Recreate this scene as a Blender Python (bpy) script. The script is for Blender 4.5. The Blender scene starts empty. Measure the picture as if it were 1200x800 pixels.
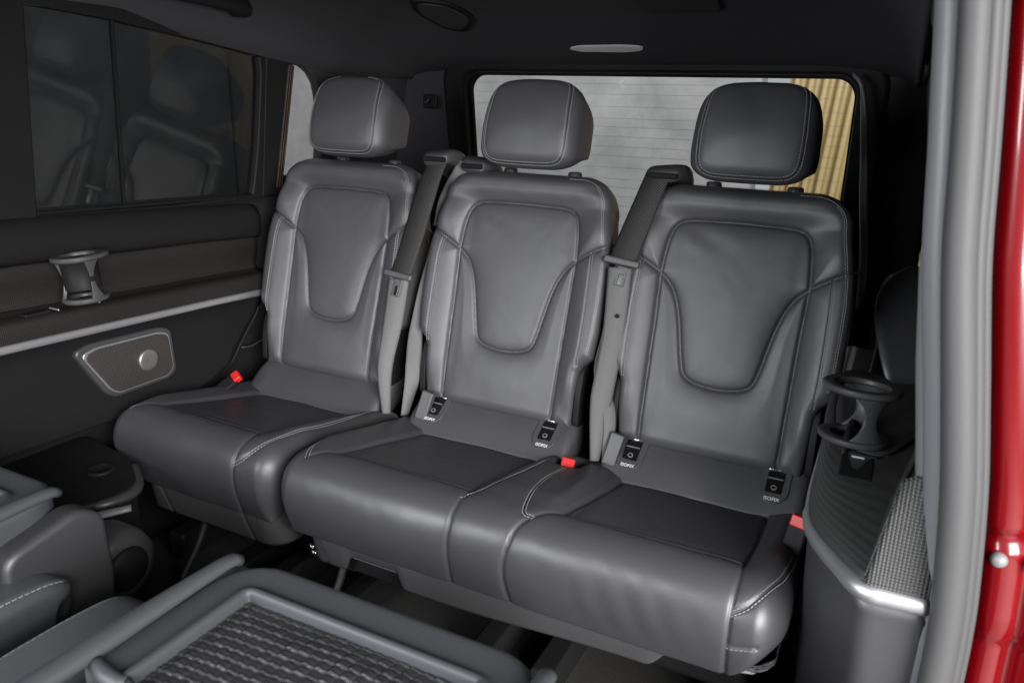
import bpy, bmesh, math, random
import numpy as np
from mathutils import Vector, Matrix
random.seed(4); rng = np.random.default_rng(4)
sc = bpy.context.scene
COL = sc.collection
R = math.radians

# ------------------------------------------------------------------ materials
def mat(name, col, rough=.5, metal=0., bump=None, spec=.5, coat=0., var=0.):
    m = bpy.data.materials.new(name); m.use_nodes = True
    nt = m.node_tree; b = nt.nodes['Principled BSDF']
    b.inputs['Base Color'].default_value = (*col, 1); b.inputs['Roughness'].default_value = rough
    b.inputs['Metallic'].default_value = metal; b.inputs['Specular IOR Level'].default_value = spec
    if coat: b.inputs['Coat Weight'].default_value = coat; b.inputs['Coat Roughness'].default_value = .06
    tc = nt.nodes.new('ShaderNodeTexCoord')
    if var:
        n = nt.nodes.new('ShaderNodeTexNoise'); n.inputs['Scale'].default_value = 9; n.inputs['Detail'].default_value = 6
        nt.links.new(tc.outputs['Object'], n.inputs['Vector'])
        r = nt.nodes.new('ShaderNodeMapRange'); r.inputs['To Min'].default_value = rough - var; r.inputs['To Max'].default_value = rough + var
        nt.links.new(n.outputs['Fac'], r.inputs['Value']); nt.links.new(r.outputs['Result'], b.inputs['Roughness'])
    if bump:
        kind, scale, strength, dist = bump
        bp = nt.nodes.new('ShaderNodeBump'); bp.inputs['Strength'].default_value = strength; bp.inputs['Distance'].default_value = dist
        if kind == 'leather':
            v = nt.nodes.new('ShaderNodeTexVoronoi'); v.inputs['Scale'].default_value = scale; v.feature = 'DISTANCE_TO_EDGE'
            nt.links.new(tc.outputs['Object'], v.inputs['Vector']); o = v.outputs['Distance']
        elif kind == 'noise':
            v = nt.nodes.new('ShaderNodeTexNoise'); v.inputs['Scale'].default_value = scale; v.inputs['Detail'].default_value = 5
            nt.links.new(tc.outputs['Object'], v.inputs['Vector']); o = v.outputs['Fac']
        else:   # 'wave:axis'
            v = nt.nodes.new('ShaderNodeTexWave'); v.bands_direction = kind.split(':')[1]; v.inputs['Scale'].default_value = scale
            v.inputs['Distortion'].default_value = .3; v.inputs['Detail'].default_value = 0
            nt.links.new(tc.outputs['Object'], v.inputs['Vector']); o = v.outputs['Fac']
        nt.links.new(o, bp.inputs['Height']); nt.links.new(bp.outputs['Normal'], b.inputs['Normal'])
    return m

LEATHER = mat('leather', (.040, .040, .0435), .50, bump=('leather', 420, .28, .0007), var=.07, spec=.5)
LEATHER_C = mat('shaded_cushion_leather', (.034, .034, .037), .43, bump=('leather', 420, .28, .0007), var=.07, spec=.5)  # darker copy of the leather, shade of the cushion tops put into its colour
def creases(m, scale=45, strength=.13, dist=.0020):
    """slight uneven stretch and fine creases over the grain"""
    nt = m.node_tree; b = nt.nodes['Principled BSDF']; old = b.inputs['Normal'].links[0].from_node
    tc = nt.nodes.new('ShaderNodeTexCoord'); n = nt.nodes.new('ShaderNodeTexNoise'); n.inputs['Scale'].default_value = scale; n.inputs['Detail'].default_value = 7; n.inputs['Distortion'].default_value = .8
    bp = nt.nodes.new('ShaderNodeBump'); bp.inputs['Strength'].default_value = strength; bp.inputs['Distance'].default_value = dist
    nt.links.new(tc.outputs['Object'], n.inputs['Vector']); nt.links.new(n.outputs['Fac'], bp.inputs['Height']); nt.links.new(bp.outputs['Normal'], old.inputs['Normal'])
creases(LEATHER); creases(LEATHER_C)
STITCH = mat('stitch_thread', (.22, .217, .213), .8)
VALANCE = mat('seat_valance', (.040, .040, .042), .5, bump=('noise', 600, .2, .0004), var=.05)
TRAYG = mat('tray_plastic', (.036, .038, .042), .55, bump=('noise', 700, .25, .0004), var=.05, spec=.35)
BADGE = mat('brushed_badge', (.26, .25, .24), .38, .8)
SEAM_SHADE = mat('seam_shade_black', (.008, .008, .008), .9, spec=.1)  # near-black colour standing for the shade inside the seam grooves
PLASTIC = mat('black_plastic', (.0085, .0085, .009), .55, bump=('noise', 500, .15, .0004), var=.05, spec=.13)
PLASTIC_G = mat('grey_plastic', (.115, .118, .125), .45, bump=('noise', 600, .2, .0004), var=.05)
PLASTIC_M = mat('dark_grey_plastic', (.030, .030, .032), .45, bump=('noise', 500, .2, .0004), var=.06)
GLOSSBLACK = mat('gloss_black', (.006, .006, .006), .18)
FABRIC = mat('headliner_cloth', (.028, .028, .031), .95, bump=('noise', 900, .3, .0006), spec=.2)
CARPET = mat('carpet', (.032, .031, .030), 1., bump=('noise', 700, .9, .004), spec=.1)
WEB = mat('belt_webbing', (.088, .088, .088), .6, bump=('wave:DIAGONAL', 120, .5, .0010), spec=.3)
WEB_D = mat('belt_cover', (.017, .0165, .016), .55, bump=('wave:DIAGONAL', 85, .8, .0014), spec=.4)
CUPP = mat('cup_holder_plastic', (.042, .042, .043), .42, bump=('noise', 500, .2, .0004), var=.06)
CHROME = mat('chrome', (.75, .75, .76), .16, 1.)
SATIN = mat('satin_metal', (.46, .46, .48), .42, .9, bump=('noise', 60, .03, .0005))
STEEL = mat('dark_steel', (.12, .12, .12), .35, .9)
RED_BTN = mat('red_button', (.45, .012, .010), .42)
RED_PAINT = mat('red_paint', (.105, .0004, .0020), .26, coat=.5, spec=.3)
RUBBER_L = mat('grey_seal_rubber', (.046, .046, .047), .62, bump=('noise', 250, .25, .0006), spec=.3)
RUBBER_D = mat('black_rubber', (.006, .006, .006), .7, spec=.1)
WHITE_BUFF = mat('pale_buffer', (.13, .13, .13), .5)
LAMP = mat('lamp_lens', (.42, .42, .42), .3)
CONCRETE = mat('concrete_wall', (.34, .34, .34), .9, bump=('noise', 12, .4, .01))
FLOORC = mat('workshop_floor', (.30, .29, .28), .6, bump=('noise', 20, .3, .004))
YELLOW = mat('yellow_sheet', (.40, .31, .15), .5)
LETTER = mat('white_print', (.6, .6, .6), .6)

# concrete blotches (a stain pattern of the wall itself)
nt = CONCRETE.node_tree; tc = nt.nodes.new('ShaderNodeTexCoord')
n1 = nt.nodes.new('ShaderNodeTexNoise'); n1.inputs['Scale'].default_value = 3.2; n1.inputs['Detail'].default_value = 9; n1.inputs['Roughness'].default_value = .62
cr = nt.nodes.new('ShaderNodeValToRGB'); cr.color_ramp.elements[0].position = .3; cr.color_ramp.elements[1].position = .72
cr.color_ramp.elements[0].color = (.22, .225, .225, 1); cr.color_ramp.elements[1].color = (.40, .40, .395, 1)
nt.links.new(tc.outputs['Object'], n1.inputs['Vector']); nt.links.new(n1.outputs['Fac'], cr.inputs['Fac'])
nt.links.new(cr.outputs['Color'], nt.nodes['Principled BSDF'].inputs['Base Color'])

def ribbed(name, col, rough, scale, dist=.0012, axis=None, spec=.5, dirs='YZ', strength=.35):
    """fine ribs/dots pressed in the trim: two crossed waves"""
    m = mat(name, col, rough, spec=spec); nt = m.node_tree; b = nt.nodes['Principled BSDF']
    tc = nt.nodes.new('ShaderNodeTexCoord'); hs = []
    for d in dirs:
        w = nt.nodes.new('ShaderNodeTexWave'); w.bands_direction = d; w.inputs['Scale'].default_value = scale
        nt.links.new(tc.outputs['Object'], w.inputs['Vector']); hs.append(w.outputs['Fac'])
    if axis is None:
        mm = nt.nodes.new('ShaderNodeMath'); mm.operation = 'MULTIPLY'
        nt.links.new(hs[0], mm.inputs[0]); nt.links.new(hs[1], mm.inputs[1]); o = mm.outputs[0]
    else: o = hs[dirs.index(axis)]
    bp = nt.nodes.new('ShaderNodeBump'); bp.inputs['Distance'].default_value = dist; bp.inputs['Strength'].default_value = strength
    nt.links.new(o, bp.inputs['Height']); nt.links.new(bp.outputs['Normal'], b.inputs['Normal'])
    return m
RIB = ribbed('ribbed_trim', (.0115, .0102, .0100), .42, 85, .0016, spec=.3)
RIB_FINE = ribbed('fine_ribbed_trim', (.028, .028, .028), .45, 60, .0016, 'Z')
DOTS = ribbed('dotted_grille', (.060, .060, .060),   .5, 74, .006, dirs='XZ', strength=.9)
MESHM = ribbed('speaker_mesh', (.075, .07, .068), .38, 95, .002)
MESHM.node_tree.nodes['Principled BSDF'].inputs['Metallic'].default_value = .7

def glass(name, tint, trans, rough=.02, haze=0.):
    m = bpy.data.materials.new(name); m.use_nodes = True; nt = m.node_tree; nt.nodes.clear(); N = nt.nodes.new; L = nt.links.new
    out = N('ShaderNodeOutputMaterial'); t = N('ShaderNodeBsdfTransparent'); t.inputs[0].default_value = (*[trans * c for c in tint], 1)
    g = N('ShaderNodeBsdfGlossy'); g.inputs['Roughness'].default_value = rough; g.inputs[0].default_value = (.8, .8, .8, 1)
    fr = N('ShaderNodeFresnel'); fr.inputs[0].default_value = 1.5
    geo = N('ShaderNodeNewGeometry'); inv = N('ShaderNodeMath'); inv.operation = 'SUBTRACT'; inv.inputs[0].default_value = 1; L(geo.outputs['Backfacing'], inv.inputs[1])
    mu = N('ShaderNodeMath'); mu.operation = 'MULTIPLY'; L(fr.outputs[0], mu.inputs[0]); L(inv.outputs[0], mu.inputs[1])
    base = t.outputs[0]
    if haze:    # some grey diffuse mixed into the pane
        d = N('ShaderNodeBsdfDiffuse'); d.inputs[0].default_value = (.5, .5, .5, 1); h = N('ShaderNodeMixShader'); h.inputs[0].default_value = haze
        L(t.outputs[0], h.inputs[1]); L(d.outputs[0], h.inputs[2]); base = h.outputs[0]
    mx = N('ShaderNodeMixShader'); L(mu.outputs[0], mx.inputs[0]); L(base, mx.inputs[1]); L(g.outputs[0], mx.inputs[2]); L(mx.outputs[0], out.inputs[0])
    return m
GLASS = glass('clear_glass', (1, 1, 1), .9)
GLASS_D = glass('privacy_glass', (.95, .97, 1), .22, .035, .006)
for n_ in GLASS_D.node_tree.nodes:
    if n_.bl_idname == 'ShaderNodeBsdfGlossy': n_.inputs[0].default_value = (.5, .5, .5, 1)

# ------------------------------------------------------------------ object helpers
def empty(name, loc, label, cat, group=None):
    o = bpy.data.objects.new(name, None); COL.objects.link(o); o.location = loc; o.empty_display_size = .1
    o['label'] = label; o['category'] = cat
    if group: o['group'] = group
    return o
def link(name, me, m, parent=None, smooth=True, label=None):
    o = bpy.data.objects.new(name, me); COL.objects.link(o)
    if m and hasattr(me, 'materials'): me.materials.append(m)
    if parent: o.parent = parent
    if smooth and isinstance(me, bpy.types.Mesh): me.polygons.foreach_set('use_smooth', [True] * len(me.polygons))
    if label: o['label'] = label
    return o
def mesh(name, v, f, m, parent=None, smooth=True, label=None):
    me = bpy.data.meshes.new(name); me.from_pydata([tuple(map(float, p)) for p in v], [], f); me.update()
    return link(name, me, m, parent, smooth, label)
def gridf(n, k, off=0, closed=False):
    f = []
    for i in range(n - 1):
        for j in range(k if closed else k - 1):
            a = off + i * k + j; b = off + i * k + (j + 1) % k
            f.append((a, b, b + k, a + k))
    return f
def bev(o, w, seg=3, ang=35):
    b = o.modifiers.new('bevel', 'BEVEL'); b.width = w; b.segments = seg; b.limit_method = 'ANGLE'; b.angle_limit = R(ang); b.harden_normals = True; return o
def solid(o, t, off=-1):
    s = o.modifiers.new('thick', 'SOLIDIFY'); s.thickness = t; s.offset = off; return o
def box(name, c, s, m, parent=None, bevel=.004, rot=None, label=None, seg=3):
    v = [Vector((x * s[0] / 2, y * s[1] / 2, z * s[2] / 2)) for x in (-1, 1) for y in (-1, 1) for z in (-1, 1)]
    if rot: 
        e = Matrix.Rotation(rot[2], 3, 'Z') @ Matrix.Rotation(rot[1], 3, 'Y') @ Matrix.Rotation(rot[0], 3, 'X'); v = [e @ p for p in v]
    v = [p + Vector(c) for p in v]
    f = [(0, 1, 3, 2), (4, 6, 7, 5), (0, 4, 5, 1), (2, 3, 7, 6), (0, 2, 6, 4), (1, 5, 7, 3)]
    o = mesh(name, v, f, m, parent, True, label)
    bm = bmesh.new(); bm.from_mesh(o.data); bmesh.ops.recalc_face_normals(bm, faces=bm.faces); bm.to_mesh(o.data); bm.free()
    if bevel: bev(o, bevel, seg)
    else: o.data.polygons.foreach_set('use_smooth', [False] * 6)
    return o
def spline(pts, n):
    """Catmull-Rom through points, resampled evenly to n"""
    P = np.array(pts, float); P = np.vstack([2 * P[0] - P[1], P, 2 * P[-1] - P[-2]]); out = []
    for i in range(1, len(P) - 2):
        t = np.linspace(0, 1, 24, endpoint=False)[:, None]; a, b, c, d = P[i - 1:i + 3]
        out.append(.5 * (2 * b + (c - a) * t + (2 * a - 5 * b + 4 * c - d) * t ** 2 + (3 * b - a - 3 * c + d) * t ** 3))
    Q = np.vstack(out + [P[-2:-1]]); return resamp(Q, n)
def resamp(Q, n):
    Q = np.array(Q, float); L = np.r_[0, np.cumsum(np.linalg.norm(np.diff(Q, axis=0), axis=1))]; s = np.linspace(0, L[-1], n)
    return np.stack([np.interp(s, L, Q[:, k]) for k in range(Q.shape[1])], 1)
def plen(Q): return np.linalg.norm(np.diff(np.array(Q, float), axis=0), axis=1).sum()
def tube(name, pts, r, m, parent=None, seg=10, n=None, flat=1., up=(0, 0, 1), label=None, smoothpath=True, caps=True):
    P = spline(pts, n or max(8, int(plen(pts) / .012))) if smoothpath and len(pts) > 2 else np.array(pts, float)
    rr = np.interp(np.linspace(0, 1, len(P)), np.linspace(0, 1, len(r)), r) if hasattr(r, '__len__') else np.full(len(P), r)
    T = np.gradient(P, axis=0); T /= np.linalg.norm(T, axis=1)[:, None]
    u = np.array(up, float); v = []
    for p, t, q in zip(P, T, rr):
        a = np.cross(t, u); a /= np.linalg.norm(a) + 1e-9; b = np.cross(a, t)
        for k in range(seg):
            th = 2 * math.pi * k / seg; v.append(p + q * (math.cos(th) * a + flat * math.sin(th) * b))
    f = gridf(len(P), seg, 0, True)
    if caps: f += [tuple(range(seg))[::-1], tuple(range((len(P) - 1) * seg, len(P) * seg))]
    return mesh(name, v, f, m, parent, True, label)
def lathe(name, prof, c, m, parent=None, seg=40, axis='Z', tilt=None, label=None):
    """prof: (radius, height) pairs"""
    v = []
    for r, h in prof:
        for k in range(seg):
            th = 2 * math.pi * k / seg; p = Vector((r * math.cos(th), r * math.sin(th), h))
            if axis == 'X': p = Vector((p.z, p.x, p.y))
            if axis == 'Y': p = Vector((p.x, p.z, p.y))
            if tilt: p = tilt @ p
            v.append(p + Vector(c))
    return bev_none(mesh(name, v, gridf(len(prof), seg, 0, True), m, parent, True, label))
def bev_none(o): return o
def prism(name, poly, depth, m, parent=None, mapf=None, bevel=.003, label=None, seg=3):
    """2-D outline given real thickness; mapf(u, v, w) -> point, w in 0..depth"""
    n = len(poly); v = [mapf(a, b, w) for w in (0, depth) for a, b in poly]
    f = [tuple(range(n))[::-1], tuple(range(n, 2 * n))] + [(i, (i + 1) % n, n + (i + 1) % n, n + i) for i in range(n)]
    o = mesh(name, v, f, m, parent, True, label)
    bm = bmesh.new(); bm.from_mesh(o.data); bmesh.ops.recalc_face_normals(bm, faces=bm.faces); bm.to_mesh(o.data); bm.free()
    if bevel: bev(o, bevel, seg)
    else: o.data.polygons.foreach_set('use_smooth', [False] * len(o.data.polygons))
    return o
def rrect(w, h, r, n=8, cx=0, cy=0):
    out = []
    for sx, sy, a0 in ((1, 1, 0), (-1, 1, 90), (-1, -1, 180), (1, -1, 270)):
        for k in range(n + 1):
            a = R(a0 + 90 * k / n); out.append((cx + sx * (w / 2 - r) + r * math.cos(a), cy + sy * (h / 2 - r) + r * math.sin(a)))
    return out
def roundpoly(poly, r, n=6):
    out = []; P = [np.array(p, float) for p in poly]
    for i in range(len(P)):
        a, b, c = P[i - 1], P[i], P[(i + 1) % len(P)]
        d1 = (a - b) / np.linalg.norm(a - b); d2 = (c - b) / np.linalg.norm(c - b)
        q = min(r, .45 * np.linalg.norm(a - b), .45 * np.linalg.norm(c - b)); s, e = b + d1 * q, b + d2 * q
        for t in np.linspace(0, 1, n): out.append(tuple((1 - t) ** 2 * s + 2 * t * (1 - t) * b + t * t * e))
    return out

def sstep(a, b, x):
    t = np.clip((x - a) / (b - a), 0, 1); return t * t * (3 - 2 * t)
def pdist(x, v, poly):
    P = np.array(poly, float); d = np.full(np.shape(x), 9.)
    for (ax, ay), (bx, by) in zip(P[:-1], P[1:]):
        dx, dy = bx - ax, by - ay; L = dx * dx + dy * dy + 1e-12
        t = np.clip(((x - ax) * dx + (v - ay) * dy) / L, 0, 1)
        d = np.minimum(d, np.hypot(x - ax - t * dx, v - ay - t * dy))
    return d

class Pad:
    """an upholstered pad: a profile (y,z) swept over x, rolled at its outline, raised by h(x,v)"""
    def __init__(s, prof, xl, xr, h, re, n=400, sharp=0):
        s.sharp = sharp
        s.P = spline(prof, n); s.v = np.r_[0, np.cumsum(np.linalg.norm(np.diff(s.P, axis=0), axis=1))]; s.V = s.v[-1]
        T = np.gradient(s.P, axis=0); T /= np.linalg.norm(T, axis=1)[:, None]; s.N = np.stack([-T[:, 1], T[:, 0]], 1)
        s.xl, s.xr, s.h, s.re = xl, xr, h, re
        vv = s.V * (.5 - .5 * np.cos(np.linspace(0, math.pi, 140)))
        s.out = np.vstack([np.stack([xl(vv), vv], 1), np.stack([xr(vv), vv], 1)[::-1]]); s.out = np.vstack([s.out, s.out[:1]])
    def frame(s, v):
        return [np.interp(v, s.v, a) for a in (s.P[:, 0], s.P[:, 1], s.N[:, 0], s.N[:, 1])]
    def off(s, x, v):
        d = pdist(x, v, s.out); re = s.re(x, v) if callable(s.re) else s.re
        if s.sharp:      # tight roll along the bottom and back edges, full roll at the sides
            side = np.minimum(np.abs(x - s.xl(v)), np.abs(s.xr(v) - x)); e = np.minimum(v, s.V - v)
            re = s.sharp + (re - s.sharp) * sstep(.25, .95, e / (e + side + 1e-6))
        q = np.clip(re - d, 0, None); return s.h(x, v, d) - (re - np.sqrt(np.maximum(re * re - q * q, 0)))
    def at(s, x, v, lift=0.):
        x = np.asarray(x, float); v = np.asarray(v, float); o = s.off(x, v) + lift; py, pz, ny, nz = s.frame(v)
        return np.stack([x, py + ny * o, pz + nz * o], -1)
    def build(s, name, m, parent, nx=170, nv=200, T=.09, cap=True, taper=(1., 1.), rings=None):
        a = np.linspace(-1, 1, nx); a = .62 * a + .38 * np.sin(a * math.pi / 2)
        u = np.linspace(0, 1, nv); vv = s.V * (.6 * u + .4 * (.5 - .5 * np.cos(math.pi * u)))
        A, VV = np.meshgrid(a, vv); XL, XR = s.xl(VV), s.xr(VV); X = XL + (XR - XL) * (A + 1) / 2
        G = s.at(X.ravel(), VV.ravel()); v = [G]; f = gridf(nv, nx)
        idx = [j for j in range(nx)] + [i * nx + nx - 1 for i in range(1, nv)] + [(nv - 1) * nx + j for j in range(nx - 2, -1, -1)] + [i * nx for i in range(nv - 2, 0, -1)]
        B = G[idx]; bv = VV.ravel()[idx]; _, _, ny, nz = s.frame(bv); K = len(idx); base = nx * nv; prev = idx
        c = B.mean(0)
        for k, (t, sc_) in enumerate(rings or ((.012, 1.), (T * .5, taper[0]), (T * .85, taper[0] * taper[1]), (T, taper[0] * taper[1] * .94))):
            Q = B - np.stack([0 * ny, ny, nz], 1) * t; cc = c - np.array([0, ny.mean(), nz.mean()]) * t
            if sc_ != 1: Q = cc + (Q - cc) * sc_
            v.append(Q); cur = [base + k * K + j for j in range(K)]
            f += [(prev[(j + 1) % K], prev[j], cur[j], cur[(j + 1) % K]) for j in range(K)]; prev = cur
        if cap: f.append(tuple(prev))
        return mesh(name, np.vstack(v), f, m, parent)
    def stitches(s, lines, parent, name='stitching', L=.0042, gap=.0062, w=.0009, lift=.0004):
        V, F = [], []
        for Q in lines:
            Q = np.array(Q, float); n = max(2, int(plen(Q) / gap)); C = resamp(Q, n + 1); D = np.gradient(C, axis=0); D /= np.linalg.norm(D, axis=1)[:, None] + 1e-9
            p0, p1 = C - D * L / 2, C + D * L / 2; A, B = s.at(p0[:, 0], p0[:, 1], lift), s.at(p1[:, 0], p1[:, 1], lift)
            E = s.at(C[:, 0] - D[:, 1] * .001, C[:, 1] + D[:, 0] * .001, lift) - s.at(C[:, 0], C[:, 1], lift)
            for a, b, e in zip(A, B, E):
                e = e / (np.linalg.norm(e) + 1e-9) * w / 2; t = (b - a) / (np.linalg.norm(b - a) + 1e-9); nn = np.cross(t, e); nn = nn / (np.linalg.norm(nn) + 1e-9) * w * .55
                i = len(V)
                for p in (a, b): V += [p - e - nn, p - e * .7 + nn, p + e * .7 + nn, p + e - nn]
                F += [(i, i + 1, i + 5, i + 4), (i + 1, i + 2, i + 6, i + 5), (i + 2, i + 3, i + 7, i + 6), (i, i + 3, i + 2, i + 1), (i + 4, i + 5, i + 6, i + 7)]
        return mesh(name, V, F, STITCH, parent, False)
def seam_shade_tubes(pad, lines, parent, r=.0013, lift=-.0006):  # dark tubes laid in the grooves as painted seam shade
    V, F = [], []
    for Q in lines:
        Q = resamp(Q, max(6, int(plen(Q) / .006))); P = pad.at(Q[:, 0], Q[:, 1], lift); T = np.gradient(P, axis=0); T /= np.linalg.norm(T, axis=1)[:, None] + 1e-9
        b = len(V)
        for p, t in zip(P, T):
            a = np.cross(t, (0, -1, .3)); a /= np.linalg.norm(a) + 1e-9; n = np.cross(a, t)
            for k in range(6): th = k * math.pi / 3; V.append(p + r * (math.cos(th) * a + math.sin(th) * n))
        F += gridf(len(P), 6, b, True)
    return mesh('seam_shade', V, F, SEAM_SHADE, parent)
def offset_line(Q, d):
    Q = np.array(Q, float); D = np.gradient(Q, axis=0); D /= np.linalg.norm(D, axis=1)[:, None] + 1e-9
    return np.stack([Q[:, 0] - D[:, 1] * d, Q[:, 1] + D[:, 0] * d], 1)
def creased(x, v, lines, puff=.006, lam=.016, deep=.0045, sig=.0032):
    d = np.full(np.shape(x), 9.)
    for Q in lines: d = np.minimum(d, pdist(x, v, Q))
    return puff * (1 - np.exp(-d / lam)) - deep * np.exp(-(d / sig) ** 2)
def wob(x, v, a, k, ph): return a * np.sin(k * x + 1.7 * np.sin(.6 * k * v + ph)) * np.sin(.8 * k * v + 1.3 * np.sin(.7 * k * x) + ph)

# ------------------------------------------------------------------ BACKREST
REC = .285; ZB = .395
def zv(z): return (np.asarray(z, float) - ZB) * math.hypot(1, REC)
Wz = [.38, .395, .44, .515, .53, .548, .60, .66, .72, .77, .82, .852]; Ww = [.186, .186, .190, .193, .199, .220, .2265, .2275, .227, .222, .212, .205]
def Wb(v):
    z = ZB + np.asarray(v, float) / math.hypot(1, REC); w = np.interp(z, Wz, Ww); t = np.clip((z - .852) / .0735, 0, 1)
    return np.where(z > .852, .125 + .08 * np.sqrt(np.maximum(1 - t ** 2.3, 0)), w)
def mir(Q): return [(-a, b) for a, b in Q]
def zl(Q, n=60): P = spline(Q, n); return np.stack([P[:, 0], zv(P[:, 1])], 1)
Uh = [(.228, .787), (.178, .761), (.145, .741), (.116, .712), (.096, .662), (.0775, .578), (.068, .550), (.050, .538), (.02, .532), (0, .531)]
U = zl(Uh + [(-a, b) for a, b in Uh[-2::-1]], 160)
INS = zl([(-.146, .742), (-.143, .78), (-.138, .815), (-.128, .838), (-.107, .849), (-.06, .852), (0, .853), (.06, .852), (.107, .849), (.128, .838), (.138, .815), (.143, .78), (.146, .742)], 120)
SEAM = [zl([(s * .1455, .738), (s * .143, .65), (s * .1415, .55), (s * .140, .45), (s * .139, .395)], 50) for s in (-1, 1)]
ST = [zl([(s * .184, .763), (s * .188, .72), (s * .190, .65), (s * .190, .58), (s * .187, .53)], 40) for s in (-1, 1)]
CREASE = [U, INS] + SEAM
def h_back(x, v, d):
    z = ZB + v / math.hypot(1, REC); ax = np.abs(x)
    o = creased(x, v, CREASE, .009, .017, .0065, .0032)
    o += .020 * sstep(.115, .195, ax) * sstep(.90, .80, z) * sstep(.40, .5, z)
    o += .010 * sstep(.850, .885, z) * sstep(.925, .9, z)
    ds = np.minimum(pdist(x, v, ST[0]), pdist(x, v, ST[1])); o -= .0022 * np.exp(-(ds / .0022) ** 2)
    o += .004 * np.exp(-((x / .11) ** 2 + ((z - .47) / .05) ** 2)) + .003 * np.exp(-((x / .1) ** 2 + ((z - .72) / .1) ** 2))
    o += wob(x, v, .0007, 22, .4) + wob(x, v, .00018, 80, 2.)
    o += .0011 * np.sin(95 * (x * .55 + (z - .8) * .9)) * np.exp(-((x + .07) / .055) ** 2 - ((z - .815) / .03) ** 2)      # pull marks at the insert corner
    # gathers at the seam ends
    o += .0016 * np.sin(150 * (ax - .14)) * np.exp(-((ax - .165) / .03) ** 2 - ((z - .42) / .025) ** 2)
    return o
def re_back(x, v): return .026 + .012 * sstep(.85 * .55, .55, v)
BACK = Pad([(.25 + REC * (z - .55), z) for z in np.linspace(.395, .925, 9)], lambda v: -Wb(v), Wb, h_back, re_back)
def edge_line(inset, z0=.56, z1=.9):
    """a line running inside the outline, up one side, over the top and down the other"""
    o = BACK.out[:140]; r = BACK.out[140:280][::-1]; k = o[:, 1] > zv(z0); L = o[k]; top = r[k][::-1]
    Q = resamp(np.vstack([L, top]), 200); return offset_line(Q, -inset)

def make_backrest(parent, x0):
    b = BACK.build('backrest', LEATHER, parent, 190, 230, .095, True, (.985, .97)); b.location.x = x0
    lines = []
    for s, Q in zip((-1, 1), ST): lines += [offset_line(Q, .0032), offset_line(Q, -.0032)]
    e = edge_line(.012); lines += [e[e[:, 0] > .10]]
    e = edge_line(.0155); lines += [e[e[:, 0] > .17]]
    BACK.stitches(lines, b); seam_shade_tubes(BACK, CREASE, b, .0014)
    # recliner covers in the side notches
    for s in (-1, 1):
        pl = [(.21, .395), (.30, .40), (.315, .50), (.285, .535), (.235, .53), (.215, .47)]
        prism('recliner_cover', roundpoly(pl, .02), .014, PLASTIC, b, lambda a, z, w, s=s: (s * (.190 + w), a, z), .003)
    return b

# headrest
HV = .2205
def h_head(x, v, d):
    t = np.clip(v / HV, 0, 1); o = .018 * (1 - np.abs(x / .122) ** 3) * (1 - (2 * t - 1) ** 2 * .6) + wob(x, v, .0005, 50, 1.)
    return o
def Wh(v):
    t = np.clip(np.asarray(v, float) / HV, 0, 1); q = np.abs(2 * t - 1)
    full = np.where(t < .5, (1 - q ** 4.6) ** (1 / 4.6), (1 - q ** 3.3) ** (1 / 3.3))
    return .004 + .116 * full * (1 - .04 * (t - .4))
HEAD = Pad([(.316, .930), (.316, .965), (.328, 1.02), (.348, 1.07), (.372, 1.110), (.398, 1.134)], lambda v: -Wh(v), Wh, h_head, .038)
def make_headrest(parent, x0):
    h = HEAD.build('headrest', LEATHER, parent, 130, 150, .118, True, (1, 1), [(.010, 1.), (.026, 1.008), (.042, 1.006), (.058, .988), (.073, .955), (.087, .905), (.099, .835), (.109, .74), (.116, .60), (.120, .38)]); h.location.x = x0
    L = HEAD.out[:140]; Rr = HEAD.out[140:280][::-1]
    c = np.array([0, HV / 2]); pts = []
    for th in np.linspace(R(-243), R(63), 180):     # the seam round the front pad, open at the top
        q = abs(math.cos(th)), abs(math.sin(th)); n_ = 6.; k = (q[0] ** n_ + q[1] ** n_) ** (-1 / n_)
        y_ = HV / 2 + (HV / 2 - .0145) * k * math.sin(th); pts.append((k * math.cos(th) * (.0975 - .016 * max(0, y_ / HV - .45)), y_))
    ring = resamp(pts, 260)
    HEAD.stitches([offset_line(ring, .0035), offset_line(ring, -.0035)], h, L=.0040, gap=.0058); seam_shade_tubes(HEAD, [ring], h, .0009)
    for s in (-1, 1):
        tube('post', [(s * .082, .425, .90), (s * .082, .425, .965)],   .0078, CHROME, h, 14, smoothpath=False)
        lathe('collar', [(.0, .9235), (.012, .9235), (.0155, .9215), (.0165, .914), (.0165, .89)], (s * .082, .425, 0), PLASTIC_M, h, 24)
    return h

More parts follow.
